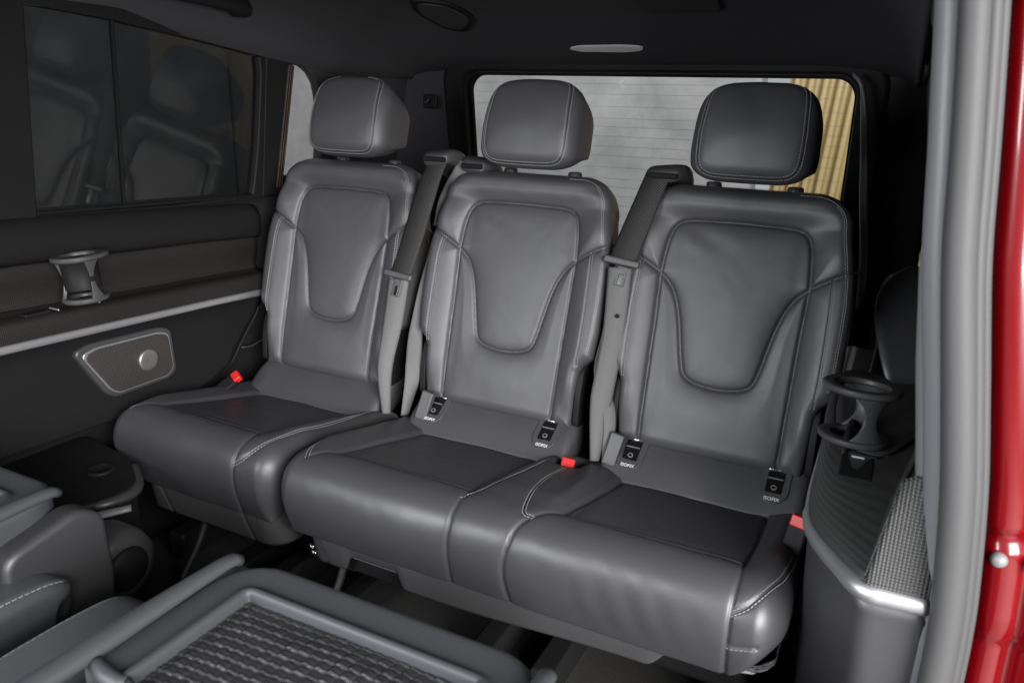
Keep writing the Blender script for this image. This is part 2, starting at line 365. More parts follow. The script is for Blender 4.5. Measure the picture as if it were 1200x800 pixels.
# lower back roll with the child-seat anchor flaps
def h_roll(x, v, d): return .006 * np.sin(np.clip(v / .14, 0, 1) * math.pi) + wob(x, v, .0012, 30, .3)
ROLL = Pad([(.128, .322), (.146, .340), (.172, .362), (.203, .385), (.235, .405), (.27, .425)], lambda v: -.205 + 0 * v, lambda v: .205 + 0 * v, h_roll, .022)
def on_roll(x, t, lift): return ROLL.at(np.array([x]), np.array([t * ROLL.V]), lift)[0]
def make_roll(parent, x0, flaps=True):
    r = ROLL.build('lower_back_roll', LEATHER, parent, 90, 60, .05, False); r.location.x = x0
    if flaps:
        for s in (-1, 1):
            cx = s * .143
            P = lambda u, t, l, cx=cx: on_roll(cx + u * .9, .22 + t * 6.6, l - .001)   # t in metres along the roll
            tongue = [(-.031, .075), (-.031, .028)] + [(.031 * math.cos(a), .028 + .024 * math.sin(a)) for a in np.linspace(math.pi, 2 * math.pi, 16)] + [(.031, .075)]
            fl = prism('anchor_flap', tongue, .0045, VALANCE, r, lambda a, b, w: P(a, b, .001 + w), .002)
            win = rrect(.034, .046, .003, 4, 0, .045)
            prism('recess', win, .0012, GLOSSBLACK, fl, lambda a, b, w: P(a, b, .0056 + w), .0004)
            prism('slot_bar', rrect(.036, .0035, .0012, 3, 0, .066), .003, CHROME, fl, lambda a, b, w: P(a, b, .006 + w), .0006)
            prism('hinge_bar', rrect(.032, .0018, .0008, 3, 0, .048), .002, PLASTIC_G, fl, lambda a, b, w: P(a, b, .0069 + w), .0004)
            ring = [(.0065 * math.cos(t), .031 + .0045 * math.sin(t)) for t in np.linspace(0, 2 * math.pi, 20, endpoint=False)]
            prism('symbol', ring, .001, PLASTIC_G, fl, lambda a, b, w: P(a, b, .0069 + w), 0)
            prism('symbol', [(a * .62, .031 + (b - .031) * .55) for a, b in ring], .001, GLOSSBLACK, fl, lambda a, b, w: P(a, b, .0074 + w), 0)
            cu = bpy.data.curves.new('lettering', 'FONT'); cu.body = 'ISOFIX'; cu.size = .0098; cu.align_x = 'CENTER'; cu.extrude = .0003
            tmp = bpy.data.objects.new('lettering_curve', cu); COL.objects.link(tmp); me = bpy.data.meshes.new_from_object(tmp)
            bpy.data.objects.remove(tmp); t = link('lettering', me, LETTER, fl, False)
            a, b_ = P(0, .009, .0086), P(0, .019, .0086); up = Vector(b_ - a).normalized(); ri = Vector((1, 0, 0)); no = ri.cross(up)
            t.matrix_local = Matrix.Translation(Vector(P(0, .0088, .0062))) @ Matrix((ri, up, no)).transposed().to_4x4()
    return r

# ------------------------------------------------------------------ CUSHIONS
CPROF = [(-.216, .250), (-.226, .285), (-.231, .318), (-.2285, .350), (-.218, .375), (-.200, .391), (-.175, .399), (-.148, .3985), (-.10, .389), (0, .3675), (.10, .3455), (.155, .333), (.20, .318)]
_cp = spline(CPROF, 400); _cv = np.r_[0, np.cumsum(np.linalg.norm(np.diff(_cp, axis=0), axis=1))]; CV = _cv[-1]
_split = int(np.argmax(_cp[:, 1]))
def ct(y): return float(np.interp(y, _cp[_split - 60:, 0], _cv[_split - 60:])) if y > -.205 else float(np.interp(y, _cp[130:_split + 1, 0], _cv[130:_split + 1]))
def cf(z): return float(np.interp(z, _cp[:_split + 1, 1], _cv[:_split + 1]))
def cl(pts, n=50):
    """points (x,'t',y) on top or (x,'f',z) on the front"""
    return spline([(x, ct(q) if k == 't' else cf(q)) for x, k, q in pts], n)
def insert_lines(x0):
    return [cl([(x0 - .155, 't', -.15), (x0, 't', -.153), (x0 + .147, 't', -.154)]), cl([(x0 - .155, 't', -.15), (x0 - .150, 't', -.05), (x0 - .143, 't', .14)]),
            cl([(x0 + .147, 't', -.154), (x0 + .150, 't', -.05), (x0 + .143, 't', .138)]), cl([(x0 - .143, 't', .14), (x0, 't', .142), (x0 + .143, 't', .138)])]
def left_bolster(x0): return cl([(x0 - .196, 't', -.192), (x0 - .212, 't', -.165), (x0 - .226, 't', -.12), (x0 - .236, 't', -.04), (x0 - .238, 't', .05), (x0 - .232, 't', .15)], 60)
def right_bolster(x0): return cl([(x0 + .147, 'f', .362), (x0 + .172, 'f', .378), (x0 + .193, 't', -.185), (x0 + .207, 't', -.12), (x0 + .210, 't', -.03), (x0 + .203, 't', .06), (x0 + .19, 't', .15)], 60)
def front_seam(x): return cl([(x, 't', -.154), (x + .001, 't', -.185), (x, 'f', .375), (x, 'f', .32), (x, 'f', .252)], 40)
def in_insert(x, v, x0): 
    return sstep(.012, -.008, np.abs(x - x0) - .147) * sstep(ct(-.15) - .004, ct(-.15) + .016, v) * sstep(ct(.14) + .004, ct(.14) - .01, v)
def bol(x, v, x0, x1): return sstep(x0, x1, x) * sstep(ct(-.205), ct(-.10), v)
# single
S_IN = insert_lines(0); S_L = left_bolster(0); S_R = right_bolster(0); S_F = front_seam(.147)
S_LC = cl([(-.155, 't', -.15), (-.175, 't', -.165), (-.196, 't', -.192)], 20)
def wr(x, v):   # soft wrinkles of worn leather
    return wob(x, v, .0010, 20, .8) + wob(x, v, .0003, 60, 2.2)
def h_single(x, v, d):
    o = creased(x, v, S_IN, .006, .014, .0045, .0035) + creased(x, v, [S_L, S_R, S_F, S_LC], .003, .012, .003, .0028)
    o += -.007 * in_insert(x, v, 0) + .012 * bol(x, v, .15, .2) + .012 * bol(-x, v, .15, .22) + wr(x, v)
    o += .005 * np.exp(-((v - cf(.36)) / .06) ** 2)
    return o
def botcut(v, x_in, amt): return amt * (1 - np.sqrt(np.maximum(1 - (1 - np.clip(v / .10, 0, 1)) ** 2, 0)))
SING = Pad(CPROF, lambda v: -.240 + botcut(v, 0, .11), lambda v: .238 - botcut(v, 0, .012), h_single, lambda x, v: np.where(x < 0, .060, .045) + 0 * v, sharp=.009)
# bench: two places and the raised console between them
B_IN = insert_lines(0) + insert_lines(.48); B_L = left_bolster(0); B_R = right_bolster(.48)
B_F = [front_seam(.147), front_seam(.627)]
B_C1 = cl([(.148, 't', -.186), (.160, 't', -.16), (.174, 't', -.11), (.182, 't', 0), (.180, 't', .10)], 50)
B_C2 = cl([(.264, 'f', .252), (.256, 'f', .31), (.258, 'f', .35), (.268, 'f', .385), (.284, 't', -.186)], 50)
B_C3 = cl([(.284, 't', -.186), (.264, 't', -.178), (.246, 't', -.11), (.232, 't', -.02), (.231, 't', .075)], 50)
B_C4 = cl([(.325, 't', -.15), (.305, 't', -.165), (.284, 't', -.186)], 20)
B_LC = S_LC; B_S = cl([(.627, 'f', .315), (.645, 'f', .319), (.668, 'f', .325)], 20)
def h_bench(x, v, d):
    o = creased(x, v, B_IN, .006, .014, .0045, .0035) + creased(x, v, [B_L, B_R, B_C1, B_C2, B_C3, B_C4, B_LC, B_S] + B_F, .003, .012, .0032, .0028)
    o += -.007 * (in_insert(x, v, 0) + in_insert(x, v, .48)) + .012 * bol(x - .48, v, .15, .2) + .012 * bol(-x, v, .15, .22)
    o += .010 * sstep(.145, .18, x) * sstep(.33, .29, x) * sstep(ct(-.205), ct(-.10), v) + wr(x + .3, v)
    o += .005 * np.exp(-((v - cf(.36)) / .06) ** 2)
    o -= .035 * np.exp(-(((x - .222) / .026) ** 4 + ((v - ct(.135)) / .036) ** 4))       # buckle well
    o += .0018 * np.sin(120 * (x + .4 * v)) * np.exp(-((x - .47) / .09) ** 2 - ((v - cf(.33)) / .05) ** 2) * .5
    return o
BEN = Pad(CPROF, lambda v: -.246 + botcut(v, 0, .035), lambda v: .704 - botcut(v, 0, .085), h_bench, lambda x, v: np.where(x < .24, .045, .062) + 0 * v, sharp=.009)

def valance(parent, x0, x1, seams, zb, rl=.05):
    """moulded cover under the cushion lip: front sheet wrapped back at both ends, bottom edge zb(x)"""
    n, k = 160, 14; t = np.linspace(0, 1, n); v = []
    L = x1 - x0
    for j in range(k):
        q = j / (k - 1)
        for i in range(n):
            s = t[i] * (L + .36) - .18
            if s < 0: x, yy = x0 - .0 , -s
            elif s > L: x, yy = x1, s - L
            else: x, yy = x0 + s, 0.
            # round the two plan corners
            e = min(max(0, rl - (x - x0)), rl) ; e2 = min(max(0, rl - (x1 - x)), rl)
            bend = (rl - math.sqrt(max(rl * rl - e * e, 0))) + (rl - math.sqrt(max(rl * rl - e2 * e2, 0)))
            z = .262 + q * (zb(x) - .262); y = -.2190 + bend + yy + .010 * q ** 1.5
            g = sum(math.exp(-((x - s_ - .028 * q) / .003) ** 2) for s_ in seams) * .004 if yy == 0 else 0
            v.append((x, y + g, z))
    o = mesh('valance', v, gridf(k, n), VALANCE, parent); solid(o, .004, 1)
    tube('lip_highlight', [(p[0], p[1] - .001, p[2]) for p in v[22:n - 22:3]], .0017, PLASTIC_G, o, 8, smoothpath=False); return o  # lighter grey tube on the lip edge, its highlight put in as colour

def hexbolt(name, c, r, h, m, parent, axis='X'):
    return lathe(name, [(0, h), (r * .8, h), (r, h * .7), (r, 0), (0, 0)], c, m, parent, 12, axis)

# ---- single seat by the far door
LX = -.497
seat = empty('rear_seating', (LX, 0, 0), 'single grey leather rear seat beside the left door with its own seat cushion', 'car seat', 'grey leather rear seats')
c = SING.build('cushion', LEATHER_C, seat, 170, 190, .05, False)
seam_shade_tubes(SING, S_IN + [S_F], c, .0011); SING.stitches([offset_line(S_L, .003), offset_line(S_L, -.003), offset_line(S_R, .003), offset_line(S_R, -.003)], c)
make_backrest(seat, 0); make_headrest(seat, 0); make_roll(seat, 0, False)
valance(seat, -.165, .232, [-.105, .135], lambda x: .183)
def under(parent, xs):
    for x in xs:
        tube('leg', [(x, -.13, .20), (x - .012, -.165, .10), (x - .03, -.215, .012)], .009, STEEL, parent, 12)
        box('leg_bracket', (x, -.115, .205), (.035, .03, .06), PLASTIC, parent, .004)
        o = tube('spring', [(x + .06 + .05 * t / 40, -.06 + .016 * math.cos(t * 1.3), .17 + .016 * math.sin(t * 1.3)) for t in range(40)], .0028, STEEL, parent, 6, 240)
    return
under(seat, (-.045,))
box('seat_base', (0, .05, .16), (.40, .20, .16), PLASTIC, seat, .02)
for s in (-1, 1): box('rail_foot', (s * .16, .06, .04), (.05, .42, .07), PLASTIC, seat, .008)

# ---- double bench
bench = empty('rear_seating', (0, 0, 0), 'double grey leather rear bench seating two with a raised strip between the places', 'car seat', 'grey leather rear seats')
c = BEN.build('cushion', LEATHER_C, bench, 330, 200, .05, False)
seam_shade_tubes(BEN, B_IN + B_F + [B_C2], c, .0011); BEN.stitches([offset_line(B_L, .003), offset_line(B_L, -.003), offset_line(B_R, .003), offset_line(B_R, -.003), offset_line(B_C1, .003), offset_line(B_C3, .0028), offset_line(B_C3, -.0028), offset_line(B_S, -.004)], c)
for x0 in (0, .48):
    make_backrest(bench, x0); make_headrest(bench, x0); make_roll(bench, x0)
def zb(x):
    z = .190 + .02 * sstep(.1, .5, x) if x < .5 else .210 + .055 * sstep(.50, .56, x)
    if -.10 < x < .035: z += .034 * sstep(-.10, -.085, x) * sstep(.035, .02, x)
    return float(z)
valance(bench, -.20, .69, [-.17, .655], zb)
box('handle_recess', (-.03, -.165, .215), (.15, .05, .075), PLASTIC, bench, .004)
box('release_handle', (-.035, -.198, .222), (.105, .016, .008), PLASTIC_G, bench, .003)
for p in ((-.252, -.14, .155), (-.238, -.15, .150), (-.225, -.13, .165)): hexbolt('bolt', p, .009, .02, CHROME, bench, 'Y')
box('latch_plate', (-.22, -.10, .15), (.12, .012, .09), STEEL, bench, .003)
under(bench, (-.15,))
box('seat_base', (.24, .06, .15), (.80, .20, .17), PLASTIC, bench, .02)
for x in (-.15, .17, .30, .62): box('rail_foot', (x, .05, .04), (.05, .42, .07), PLASTIC, bench, .008)

# ------------------------------------------------------------------ SEAT BELTS
def ribbon(name, pts, w, m, parent, th=.0016, n=60, dirs=None, arch=.0):
    """pts centre line, dirs width direction per point, w width per point"""
    P = spline(pts, n); D = spline(dirs, n) if dirs is not None else np.tile([1., 0, 0], (n, 1)); D /= np.linalg.norm(D, axis=1)[:, None]
    W = np.interp(np.linspace(0, 1, n), np.linspace(0, 1, len(w)), w); v = []; k = 9
    T = np.gradient(P, axis=0); T /= np.linalg.norm(T, axis=1)[:, None]
    for p, d, ww, t in zip(P, D, W, T):
        nn = np.cross(d, t); nn /= np.linalg.norm(nn) + 1e-9
        if nn[1] > 0: nn = -nn
        for q in np.linspace(-1, 1, k): v.append(p + d * ww / 2 * q + nn * arch * (1 - q * q))
    o = mesh(name, v, gridf(n, k), m, parent); solid(o, th, 0); return o
def outlet(parent, c, w, rot):
    """moulded shoulder outlet the belt comes out of"""
    e = Matrix.Rotation(rot, 3, 'Y'); pts = []
    for i, (q, h, d0, d1) in enumerate(((0, .0, -.055, .045), (.25, .030, -.06, .05), (.6, .038, -.055, .06), (1., .02, -.02, .07))): pass
    n, k = 14, 24; v = []
    for i in range(n):
        a = i / (n - 1)
        for j in range(k):
            th = 2 * math.pi * j / k; sx = math.copysign(abs(math.cos(th)) ** .5, math.cos(th)); sz = math.copysign(abs(math.sin(th)) ** .5, math.sin(th))
            s = math.sin(math.pi * (.12 + .76 * a)) ** .5
            v.append(Vector(c) + e @ Vector((w / 2 * sx * s, -.05 + .12 * a, .020 * sz * s - .05 * a * a + .010 * math.sin(a * math.pi))))
    o = mesh('shoulder_outlet', v, gridf(n, k, 0, True) + [tuple(range(k))[::-1], tuple(range((n - 1) * k, n * k))], PLASTIC_M, parent); box('belt_slot', Vector(c) + Vector((0, -.047, .002)), (w * .66, .012, .012), RUBBER_D, o, .003); return o

b1 = empty('seat_belt', (-.255, .2, .3), 'grey seat belt with ribbed sleeve running down between the single seat and bench', 'seat belt', 'seat belts between the backrests')
def rel(e, pts): return [(p[0] - e.location.x, p[1] - e.location.y, p[2] - e.location.z) for p in pts]
def belt(e, sleeve, sdirs, lower, ldirs, lw, back, bdirs, bw, tongue_c, tang, out_c, anchor):
    outlet(e, rel(e, [out_c])[0], .092, R(-6))
    ribbon('belt_sleeve', rel(e, sleeve), [.052, .056, .060, .062], WEB_D, e, .005, 60, sdirs, .007)
    ribbon('webbing', rel(e, lower), lw, WEB, e, .0016, 80, ldirs, .006)
    ribbon('webbing', rel(e, back), bw, WEB, e, .0016, 60, bdirs, .003)
    tc = Vector(rel(e, [tongue_c])[0])
    t = box('tongue', tc, (.078, .014, .016), VALANCE, e, .005, (R(-16), tang, 0))
    box('tongue_plate', tc + Vector((.004, -.012, -.028)), (.022, .004, .042), VALANCE, t, .002, (R(-16), tang, 0))
    box('tongue_slot', tc + Vector((.004, -.0155, -.034)), (.010, .003, .022), GLOSSBLACK, t, .001, (R(-16), tang, 0))
    ac = Vector(rel(e, [anchor])[0]); box('anchor_cover', ac, (.030, .018, .070), VALANCE, e, .004, (R(-18), R(10), 0))
belt(b1, [(-.228, .345, .945), (-.240, .320, .89), (-.262, .287, .775), (-.282, .256, .672)], [(1, 0, .12)] * 4,
     [(-.283, .247, .662), (-.285, .222, .56), (-.290, .193, .45), (-.268, .165, .35)], [(1, .1, .05), (1, .15, .05), (1, .25, .05), (.8, .6, .0)], [.054, .048, .036, .020],
     [(-.222, .345, .80), (-.232, .285, .66), (-.236, .246, .535), (-.222, .215, .45), (-.232, .19, .345)], [(.7, .6, .1), (.6, .8, 0), (.7, .7, 0), (.9, .4, 0), (.6, .8, 0)], [.02, .022, .028, .042, .02],
     (-.284, .246, .672), R(6), (-.232, .372, .938), (-.165, .176, .388))
b3 = empty('seat_belt', (.26, .2, .3), 'grey seat belt with dark sleeve hanging between the two backrests of the bench', 'seat belt', 'seat belts between the backrests')
belt(b3, [(.300, .352, .945), (.292, .325, .90), (.274, .297, .825), (.258, .278, .762)], [(1, 0, .1)] * 4,
     [(.257, .266, .75), (.262, .236, .61), (.257, .200, .47), (.264, .166, .355)], [(1, .05, .04), (1, .1, .04), (1, .25, .04), (.9, .5, 0)], [.050, .045, .046, .020],
     [(.232, .34, .78), (.236, .27, .62), (.236, .235, .53), (.278, .20, .45), (.285, .18, .36)], [(.7, .6, .1), (.6, .8, 0), (.6, .8, 0), (.8, .5, 0), (.8, .5, 0)], [.018, .02, .02, .03, .02],
     (.258, .270, .762), R(6), (.312, .382, .934), (.300, .176, .386))
lathe('belt_button', [(0, .0045), (.0035, .004), (.0045, 0)], Vector((.268, .236, .655)) - b3.location, PLASTIC, b3, 16, 'Y', Matrix.Scale(-1, 3, (0, 1, 0)))
b2 = empty('seat_belt', (-.16, .38, .9), 'pale seat belt disappearing behind the left shoulder of the middle backrest', 'seat belt', 'seat belts between the backrests')
outlet(b2, rel(b2, [(-.150, .405, .925)])[0], .085, R(4))
ribbon('webbing', rel(b2, [(-.165, .372, .935), (-.188, .372, .91), (-.215, .358, .86), (-.232, .335, .785)]), [.05, .045, .035, .016], WEB, b2, .0016, 40, [(1, .2, -.1), (1, .3, .3), (.8, .5, .2), (.7, .7, .1)], .002)

def buckle(loc, rot, label, size=1.):
    e = empty('belt_buckle', loc, label, 'buckle', 'red buttoned belt buckles'); e.rotation_euler = rot
    box('housing', (0, .002, -.025), (.034 * size, .018, .055), PLASTIC, e, .005)
    box('release_button', (0, -.002, .006), (.028 * size, .016, .020), RED_BTN, e, .003)
    return e
buckle((.222, .118, .352), (R(-40), R(8), R(12)), 'seat belt buckle with red button sunk between the two bench places')
buckle((.688, -.015, .418), (R(-15), R(5), R(-10)), 'seat belt buckle with red button at the right end of the bench')
buckle((-.672, .085, .388), (R(-50), R(25), R(-25)), 'seat belt buckle with red button lying beside the single seat')


# ------------------------------------------------------------------ SETTING
def struct(o): o['kind'] = 'structure'; return o
def sheet(name, fn, us, vs, m, parent=None, t=.004, off=-1, label=None):
    v = [fn(u, w) for w in vs for u in us]; o = mesh(name, v, gridf(len(vs), len(us)), m, parent, True, label)
    if t: solid(o, t, off)
    return o
struct(mesh('ground', [(-9, -6, -.42), (9, -6, -.42), (9, 9, -.42), (-9, 9, -.42)], [(0, 1, 2, 3)], FLOORC, None, False))
struct(box('floor', (0, -.25, -.015), (1.72, 3.0, .03), CARPET, None, .004))
wl = box('concrete_wall', (-3.2, 3.6, 1.4), (6.3, .2, 3.8), CONCRETE, None, .004); wl['label'] = 'blotchy grey concrete wall seen through the rear windows'; wl['category'] = 'wall'
wl2 = box('concrete_wall', (-4.2, 0.3, 1.4), (.2, 6.3, 3.8), CONCRETE, None, .004); wl2['label'] = 'grey concrete wall beyond the left side windows'; wl2['category'] = 'wall'
# corrugated yellow sheet
xs = np.linspace(.09, 4.2, 900); prof = .026 * np.tanh(2.2 * np.sin(xs * 2 * math.pi / .075))
v = [(x + .07 * (z - 1), 3.45 + p, z) for z in (-.42, 3.2) for x, p in zip(xs, prof)]
o = mesh('corrugated_shutter', v, gridf(2, len(xs)), YELLOW); solid(o, .004)
o['label'] = 'yellow corrugated metal shutter behind the right headrest'; o['category'] = 'shutter'

def zc(y): return float(np.interp(y, [-2, .55, .70, .80, .90, .98, 1.06, 1.10], [1.345, 1.345, 1.330, 1.300, 1.250, 1.208, 1.180, 1.172]))
def ze(y): return float(np.interp(y, [-2, -.1, .06, .32, .46, .60, 1.1], [1.222, 1.216, 1.196, 1.166, 1.152, 1.136, 1.136]))
def roof(u, y):
    x = u; a = abs(x); z = zc(y); e = ze(y); q = max(0, a - .46) / .284
    return (x, y, e + (z - e) * math.sqrt(max(0, 1 - min(q, 1) ** 2)) if q > 0 else z)
ux = np.r_[np.linspace(-.744, -.45, 40), np.linspace(-.4, .4, 17), np.linspace(.45, .744, 40)]
hl = sheet('headliner', roof, ux, np.linspace(-1.75, 1.10, 110), FABRIC, None, .012, 1)
hl['label'] = 'dark cloth headliner curving down to the rear window'; hl['category'] = 'headliner'
# roof vent: lens shaped panel
def roofpt(x, y, d=0):
    p = Vector(roof(x, y)); a = (Vector(roof(x + .01, y)) - p).normalized(); b = (Vector(roof(x, y + .01)) - p).normalized(); n = a.cross(b)
    if n.z > 0: n = -n
    return p + n * d
vo = roundpoly([(-.575, .66), (-.47, .745), (-.395, .90), (-.435, .955), (-.53, .92), (-.59, .80)], .05, 8)
vo = roundpoly([(-.505, .63), (-.415, .70), (-.385, .80), (-.46, .86), (-.525, .83), (-.55, .72)], .05, 8)
vent = prism('roof_vent', vo, .010, PLASTIC, hl, lambda a, b, w: roofpt(a, b, w), .003)
cx, cy = np.mean(vo, 0); prism('grille', [(cx + (a - cx) * .82, cy + (b - cy) * .82) for a, b in vo], .003, PLASTIC_M, vent, lambda a, b, w: roofpt(a, b, .0102 + w), .001)
lp = [(-.165, .94), (-.13, .952), (0, .955), (.045, .95), (.06, .94), (.045, .932), (0, .928), (-.13, .93)]
prism('roof_lamp', roundpoly(lp, .01), .006, LAMP, hl, lambda a, b, w: roofpt(a, b, w), .002)
prism('roof_console', rrect(.20, .09, .02, 5, .20, .73), .012, PLASTIC, hl, lambda a, b, w: roofpt(a, b, w), .004)
# grab handle over the left door
gh = empty('grab_handle', (-.66, .10, 1.27), 'black folding grab handle under the roof above the left door', 'handle')
tube('grip', rel(gh, [(-.705, -.13, 1.285), (-.66, -.115, 1.272), (-.645, -.04, 1.268), (-.645, .10, 1.262), (-.655, .185, 1.258), (-.70, .20, 1.262)]), [.015, .016, .014, .014, .016, .020], PLASTIC, gh, 14)
box('hinge', rel(gh, [(-.69, .195, 1.268)])[0], (.05, .05, .03), PLASTIC, gh, .01)
box('hinge', rel(gh, [(-.69, -.125, 1.285)])[0], (.05, .05, .03), PLASTIC, gh, .01)
tube('spring_bar', rel(gh, [(-.66, .03, 1.272), (-.66, .12, 1.266)]), .004, CHROME, gh, 8, smoothpath=False)

# ---- left sliding door (closed) with its window
def xw(z): return -.80 + .1216 * (z - .83)
def wallmap(sgn=-1, out=.0):
    return lambda y, z, w: (sgn * (abs(xw(z)) - out + w), y, z)
ld = empty('sliding_door', (-.80, -.3, .05), 'closed black left sliding door with dark window, silver trim strip and speaker', 'door', 'sliding doors of the van')
def lrel(f): return lambda *a: tuple(np.array(f(*a)) - np.array(ld.location))
fr = [[(-1.7, .80), (-.28, .80), (-.275, 1.235), (-1.7, 1.235)],
      [(-.279, 1.219), (-.086, 1.208), (.194, 1.180), (.30, 1.166), (.34, 1.168), (.34, 1.235), (-.275, 1.235)],
      [(.302, .80), (.345, .80), (.345, 1.172), (.318, 1.164), (.326, 1.12), (.322, .95), (.312, .85)],
      [(-.28, .80), (.31, .80), (.31, .822), (.29, .816), (.05, .815), (-.279, .826)]]
for q in fr: prism('window_frame', q, .03, PLASTIC, ld, lrel(wallmap(-1, .012)), .004)
prism('window_pane', [(-.285, .81), (.325, .81), (.335, 1.175), (-.285, 1.225)], .005, GLASS_D, ld, lrel(wallmap(-1, -.003)), 0)
prism('pane_divider', [(-.0745, .815), (-.0700, .815), (-.0850, 1.215), (-.0895, 1.215)], .012, RUBBER_D, ld, lrel(wallmap(-1, .004)), .001)
prism('window_seal', [(-.28, .826), (.30, .812), (.30, .819), (-.28, .834)], .010, RUBBER_D, ld, lrel(wallmap(-1, .014)), .002)
def zo(y): return float(np.interp(y, [-1.7, -.6, -.32, -.12, .1, .3], [.014, .012, .005, 0, -.006, -.014]))
def dsec(pts, n):
    Q = spline(pts, n); return Q
def dsheet(name, pts, m, y0=-1.7, y1=.30, n=24, zk=1., t=.004, yend=None):
    Q = dsec(pts, n); ys = np.linspace(0, 1, 90); v = []
    for x, z in Q:
        e = yend(z) if yend else y1
        for q in ys: y = y0 + (e - y0) * q; v.append((x + .80, y + .3, z + zk * zo(y) - .05))
    o = mesh(name, v, gridf(len(Q), 90), m, ld); solid(o, t, 1); return o
dsheet('sill_panel', [(-.806, .822), (-.790, .818), (-.772, .806), (-.762, .785), (-.760, .760), (-.763, .742), (-.770, .732), (-.782, .728)], PLASTIC, zk=1.6)
dsheet('trim_insert', [(-.782, .728), (-.779, .722), (-.779, .70), (-.784, .675), (-.786, .652), (-.782, .640)], RIB, zk=1.4)
dsheet('armrest', [(-.786, .641), (-.770, .634), (-.752, .632), (-.742, .628), (-.737, .618), (-.736, .600), (-.737, .586)], RIB, zk=1.1)
dsheet('trim_strip', [(-.742, .589), (-.735, .5885), (-.7325, .582), (-.7335, .573), (-.741, .571)], SATIN, zk=1.)
def yend(z): return float(np.interp(z, [.355, .37, .385, .40, .44, .52, .56, .60], [-.02, .07, .12, .166, .20, .269, .285, .29]))
def zbot(y): return .365
dsheet('lower_panel', [(-.742, .572), (-.752, .565), (-.764, .54), (-.770, .50), (-.772, .45), (-.768, .41), (-.757, .375), (-.75, .362)], PLASTIC, yend=yend, n=40, zk=1.)
tube('panel_edge', [(0.032, .30 + yend(z) , z + zo(yend(z)) - .05) for z in (.565, .52, .48, .44, .40, .385, .37, .357)], .004, PLASTIC, ld, 8)
# speaker
def lmap(x): return lambda y, z, w: (x + w + .80, y + .3, z - .05)
so = roundpoly([(-.262, .540), (-.232, .549), (-.05, .544), (-.021, .532), (-.015, .430), (-.035, .412), (-.185, .410), (-.206, .425), (-.266, .528)], .018)
sp = prism('speaker_surround', so, .022, PLASTIC_M, ld, lmap(-.776), .006)
cx, cz = -.135, .478; si = [(cx + (a - cx) * .90, cz + (b - cz) * .86) for a, b in so]
prism('speaker_rim', si, .004, SATIN, sp, lmap(-.7545), .0015)
prism('speaker_grille', [(cx + (a - cx) * .86, cz + (b - cz) * .80) for a, b in so], .003, MESHM, sp, lmap(-.7504), .001)
lathe('speaker_badge', [(0, .0035), (.004, .0042), (.012, .0038), (.022, .0045), (.0255, .003), (.0255, 0)], (.80 - .7474, .3 - .098, .477 - .05), BADGE, sp, 40, 'X')
# power window switch and small marks on the armrest
box('switch', (.80 - .757, .3 - .335, .634 + .006 - .05), (.022, .05, .006), PLASTIC, ld, .002)
box('armrest_line', (.80 - .748, .3 - .30, .637 + .006 - .05), (.030, .003, .004), SATIN, ld, .001)
box('armrest_line', (.80 - .752, .3 - .20, .636 - .05), (.012, .003, .003), SATIN, ld, .001)

# ---- body trim behind the door: left quarter
qt = empty('side_trim', (-.80, .5, .05), 'black left rear quarter trim with small pale quarter window', 'side trim')
def qrel(f): return lambda *a: tuple(np.array(f(*a)) - np.array(qt.location))
prism('window_post', [(.345, .80), (.412, .80), (.446, 1.164), (.345, 1.174)], .030, PLASTIC, qt, qrel(wallmap(-1, .010)), .004)
for k in range(3): prism('seal_rib', [(.392 + k * .008, .83), (.396 + k * .008, .83), (.427 + k * .008, 1.15), (.423 + k * .008, 1.15)], .006, mat('brown_seal', (.02, .013, .008), .5) if k == 0 else bpy.data.materials['brown_seal'], qt, qrel(wallmap(-1, .0165)), .001)
arc = [(.46, 1.155), (.49, 1.150), (.52, 1.135), (.545, 1.108), (.560, 1.07), (.568, 1.02), (.572, .95), (.572, .86)]
prism('quarter_frame', arc + [(.70, .80), (1.10, .80), (1.10, 1.22), (.44, 1.22)], .03, FABRIC, qt, qrel(wallmap(-1, .010)), .006)
prism('quarter_frame', [(.425, .80), (.70, .80), (.58, .86), (.43, .86)], .03, PLASTIC, qt, qrel(wallmap(-1, .010)), .004)
prism('quarter_pane', [(.41, .84), (.58, .84), (.58, 1.17), (.43, 1.17)], .005, GLASS, qt, qrel(wallmap(-1, -.003)), 0)
sheet('lower_trim', lambda y, z: tuple(np.array((-.800 + .02 * sstep(.30, .34, y), y, z)) - np.array(qt.location)), np.linspace(-1.2, 1.1, 60), np.linspace(-.02, .81, 20), PLASTIC, qt, .01, 1)
tube('trim_line', [tuple(np.array(p) - np.array(qt.location)) for p in ((-.762, .20, .425), (-.762, .235, .42), (-.76, .285, .43))], .002, PLASTIC_M, qt, 6)
